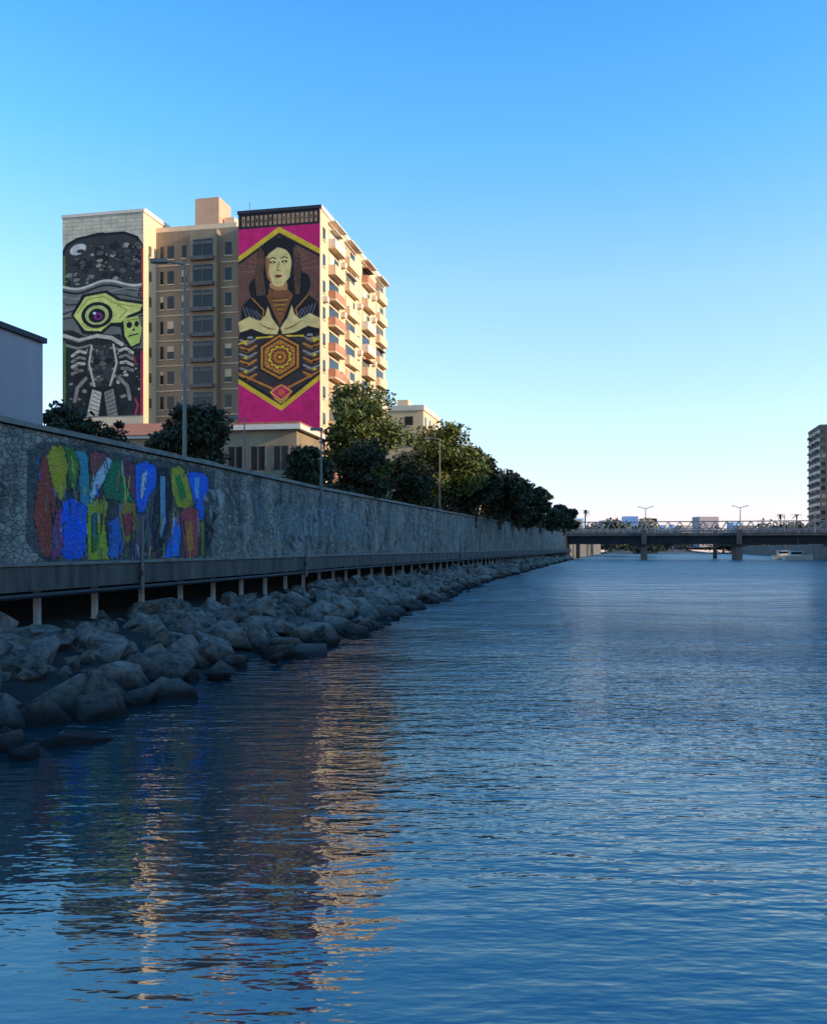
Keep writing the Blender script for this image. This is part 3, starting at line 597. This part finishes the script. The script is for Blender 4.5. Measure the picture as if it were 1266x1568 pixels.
mass('distant_trees',[(95+rr.uniform(0,330),rr.uniform(565,700),2,11,rr.uniform(7,17)) for d in range(80)]+[(rr.uniform(20,120),rr.uniform(400,560),GZ-1,9,rr.uniform(6,11)) for d in range(22)]+[(rb(d)+rr.uniform(4,14),d,5,5,rr.uniform(5,9)) for d in range(296,560,14)],420,3,'leafd',1.0)
b=MB()
for i in range(46):
    x0=rr.uniform(100,430); y0=rr.uniform(705,860); b.box(frame(x0,y0,rr.uniform(-.3,.3)),0,rr.uniform(6,18),0,12,2,rr.uniform(16,30),rr.choice(['white','beige','lav','cream','bluew','shutter']))
for i in range(9):
    x0=148+i*6.5; b.box(frame(x0,702,0.1),0,rr.uniform(4,6),0,2,2,rr.uniform(18,25),rr.choice(['bluew','bluew','white']))
b.obj('distant_town')
def palm(x,y,z0,h,seed):
    R=random.Random(seed); e=empty('palm_tree'); t=MB(); t.tube((x,y,z0),(x+.2,y,z0+h),.28,.2,'bark'); t.obj('trunk',e); t=MB()
    for i in range(22):
        a=R.uniform(0,6.28); el=R.uniform(-.2,1.1); L_=R.uniform(2.0,2.8); pts=[]
        for k in range(6):
            s=k/5*L_; pts.append(Vector((x+.2+math.cos(a)*s*math.cos(el*(1-k/8)),y+math.sin(a)*s*math.cos(el*(1-k/8)),z0+h+math.sin(el)*s-0.28*s*s)))
        sd=Vector((-math.sin(a),math.cos(a),0))
        for k in range(5):
            w0=.35*(1-k/5.5);w1=.35*(1-(k+1)/5.5); t.quad(pts[k]-sd*w0,pts[k]+sd*w0,pts[k+1]+sd*w1,pts[k+1]-sd*w1,'leafd')
    t.obj('fronds',e,recalc=False)
palm(58,310,7,9,1); palm(133,318,5,10,2); palm(141,310,5,12,3); palm(138,345,5,11,4); palm(98,575,2,16,5)
# ================================================================ bridge
br=empty('road_bridge'); L0=(49.0,301.0); ang=math.radians(-13.5)
fb=lambda u,v,z:(L0[0]+u*math.cos(ang)-v*math.sin(ang),L0[1]+u*math.sin(ang)+v*math.cos(ang),z)
b=MB(); BL=100
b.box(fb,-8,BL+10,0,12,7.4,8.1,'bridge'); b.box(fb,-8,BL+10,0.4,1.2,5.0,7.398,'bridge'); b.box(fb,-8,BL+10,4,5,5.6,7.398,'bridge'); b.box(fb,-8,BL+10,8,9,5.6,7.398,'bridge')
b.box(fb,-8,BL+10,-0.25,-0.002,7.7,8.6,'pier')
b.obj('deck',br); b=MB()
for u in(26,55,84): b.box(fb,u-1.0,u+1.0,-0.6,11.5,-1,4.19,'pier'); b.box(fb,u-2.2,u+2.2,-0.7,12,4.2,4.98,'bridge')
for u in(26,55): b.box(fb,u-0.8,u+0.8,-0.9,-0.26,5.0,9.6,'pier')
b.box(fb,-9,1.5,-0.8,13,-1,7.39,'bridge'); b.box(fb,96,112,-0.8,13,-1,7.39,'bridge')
b.obj('piers',br); b=MB()
for v in(0.1,11.8):
    for zz in(9.0,10.0): b.tube(fb(-8,v,zz),fb(BL+10,v,zz),.07,.07,'rail',5)
    u=-8
    while u<BL+10:
        b.tube(fb(u,v,8.1),fb(u,v,10),.06,.06,'rail',5); b.tube(fb(u,v,8.15),fb(u+1.25,v,9.95),.06,.06,'rail',5); b.tube(fb(u+1.25,v,9.95),fb(u+2.5,v,8.15),.06,.06,'rail',5); u+=2.5
b.obj('railings',br)
tb=empty('truss_footbridge'); b=MB()
ft=lambda u,v,z:(58+u*math.cos(ang)-v*math.sin(ang),335+u*math.sin(ang)+v*math.cos(ang),z)
b.box(ft,0,100,0,3,9.6,9.95,'bridge')
for v in(0,3):
    b.tube(ft(0,v,13.2),ft(100,v,13.2),.16,.16,'rail',6); b.tube(ft(0,v,10),ft(100,v,10),.16,.16,'rail',6)
    for i in range(25): b.tube(ft(i*4,v,10),ft(i*4+2,v,13.2),.12,.12,'rail',5); b.tube(ft(i*4+2,v,13.2),ft(i*4+4,v,10),.12,.12,'rail',5)
for u in(2,50,98): b.box(ft,u-.6,u+.6,.5,2.5,-1,9.59,'bridge')
b.obj('truss',tb)
# ================================================================ moored boats
def boat(x,y,L_,seed):
    e=empty('moored_boat'); b=MB(); secs=[]
    for k in range(9):
        t=k/8; w_=1.3*min(1,(1-t)*2.2+.05)*(0.85+.15*min(1,t*4)); secs.append([(x-L_/2+t*L_,y-w_,1.3+.5*t*t),(x-L_/2+t*L_,y-w_*.6,-.1),(x-L_/2+t*L_,y+w_*.6,-.1),(x-L_/2+t*L_,y+w_,1.3+.5*t*t)])
    for s0,s1 in zip(secs[:-1],secs[1:]):
        for k in range(4): b.quad(s0[k],s0[(k+1)%4],s1[(k+1)%4],s1[k],'white')
    b.quad(*secs[0],'white'); b.box(W,x-L_*.3,x+L_*.1,y-.9,y+.9,1.3,2.9,'white'); b.box(W,x-L_*.28,x+L_*.08,y-.93,y-.902,1.9,2.6,'glass'); b.box(W,x-L_*.34,x+L_*.14,y-1,y+1,2.902,3.05,'bluew'); b.tube((x,y,3),(x,y,7),.06,.04,'steel')
    b.obj('hull_and_cabin',e)
boat(116,276,9,1); boat(126,310,9,2); boat(72,420,10,3)
# ================================================================ lamps & poles
def lamp(x,y,z0,h,arm,name='street_lamp',double=False,r=.09,adir=(-1,0)):
    e=empty(name); b=MB(); b.tube((x,y,z0),(x,y,z0+.6),r*2,r*2,'steel'); b.tube((x,y,z0+.6),(x,y,z0+h),r*1.4,r*.7,'steel')
    for s in((1,-1) if double else (1,)):
        ax,ay=adir[0]*s,adir[1]*s; p1=(x+ax*arm,y+ay*arm,z0+h+(.5 if double else .05))
        b.tube((x,y,z0+h-.15),p1,r*.7,r*.5,'steel'); 
        f=lambda u,v,z,ax=ax,ay=ay,p1=p1:(p1[0]+ax*u-ay*v,p1[1]+ay*u+ax*v,p1[2]+z)
        b.box(f,-.15,.75,-.17,.17,-.1,.1,'steel')
    b.obj('pole',e)
lamp(-12.5,50,GZ,12.4,1.1,r=.09); lamp(-6.9,68.5,GZ,5.6,.05,'lamp_post',r=.08)
lamp(-13.3,72,GZ,7,.8,r=.07); lamp(3.3,115,GZ,10.5,1.2,r=.09); lamp(-3.9,88,GZ,6,.5,r=.08)
for u in(26.5,55.5,82): 
    q=fb(u,1.5,8.1); lamp(q[0],q[1],8.1,8.5,1.8,double=True,r=.16,adir=(math.cos(ang),math.sin(ang)))
for d in(160,200,245): lamp(wx(d)-1.5,d,GZ,8,1.2,r=.1)
for i in range(5): 
    q=fb(70+i*9,10.5,8.1); lamp(q[0],q[1],8.1,rr.uniform(5,8),1.0,r=.1)
def pole(x,y,z0,h):
    e=empty('mooring_pole'); b=MB(); b.tube((x,y,z0),(x,y,z0+h),.08,.07,'steel'); b.tube((x,y,z0+h),(x,y,z0+h+.12),.1,.09,'steel'); b.box(lambda u,v,z:(x+u,y+v,z),-.14,.05,-.12,.12,PZ-.5,PZ-.3,'dark'); b.obj('post',e)
pole(ex(35.8)+.12,35.8,2.2,2.9); pole(ex(56)+.12,56,2.2,2.4); pole(ex(110)+.12,110,2.2,2.4)
# ================================================================ sky / sun / camera
el=math.radians(18); A=math.radians(-18)
sdir=Vector((math.cos(A)*math.cos(el),math.sin(A)*math.cos(el),math.sin(el)))
sun=bpy.data.lights.new('sun','SUN'); sun.energy=5.0; sun.angle=math.radians(.5); sun.color=(1,.80,.54)
so=bpy.data.objects.new('sun',sun); sc.collection.objects.link(so); so.rotation_euler=sdir.to_track_quat('Z','Y').to_euler(); so.location=(80,-20,60)
wd=bpy.data.worlds.new('World'); sc.world=wd; wd.use_nodes=True; nt=wd.node_tree; bg=nt.nodes['Background']; N=nt.nodes; L=nt.links
sk=N.new('ShaderNodeTexSky'); sk.sky_type='NISHITA'; sk.sun_disc=False; sk.sun_elevation=el; sk.sun_rotation=math.radians(108); sk.air_density=1.0; sk.dust_density=0.4; sk.ozone_density=2.0
tc=N.new('ShaderNodeTexCoord'); sp=N.new('ShaderNodeSeparateXYZ'); L.new(tc.outputs['Generated'],sp.inputs[0])
cr=N.new('ShaderNodeValToRGB'); els=cr.color_ramp.elements
stops=[(0.0,(1.55,1.35,2.0)),(0.05,(1.55,1.42,2.0)),(0.14,(1.85,1.85,1.95)),(0.27,(1.75,2.05,2.05)),(0.40,(1.0,2.05,2.4)),(0.55,(0.62,1.85,2.75))]
els[0].position=0; els[1].position=0.55
for p_,c_ in stops[1:-1]: els.new(p_)
for e_,(p_,c_) in zip(els,stops): e_.position=p_; e_.color=tuple(v/4 for v in c_)+(1,)
L.new(sp.outputs[2],cr.inputs[0])
mm=N.new('ShaderNodeVectorMath'); mm.operation='MULTIPLY'; L.new(sk.outputs[0],mm.inputs[0]); L.new(cr.outputs[0],mm.inputs[1])
m4=N.new('ShaderNodeVectorMath'); m4.operation='SCALE'; m4.inputs['Scale'].default_value=4.0; L.new(mm.outputs[0],m4.inputs[0])
L.new(m4.outputs[0],bg.inputs[0]); bg.inputs[1].default_value=0.15
cam=bpy.data.cameras.new('camera'); co=bpy.data.objects.new('camera',cam); sc.collection.objects.link(co); sc.camera=co
co.location=(0,0,CH); co.rotation_euler=(math.radians(90),0,0); cam.sensor_fit='VERTICAL'; cam.sensor_height=24; cam.lens=24*F/1568; cam.shift_y=54/1568; cam.clip_end=12000
sc.view_settings.view_transform='Standard'; sc.view_settings.look='None'; sc.view_settings.exposure=0
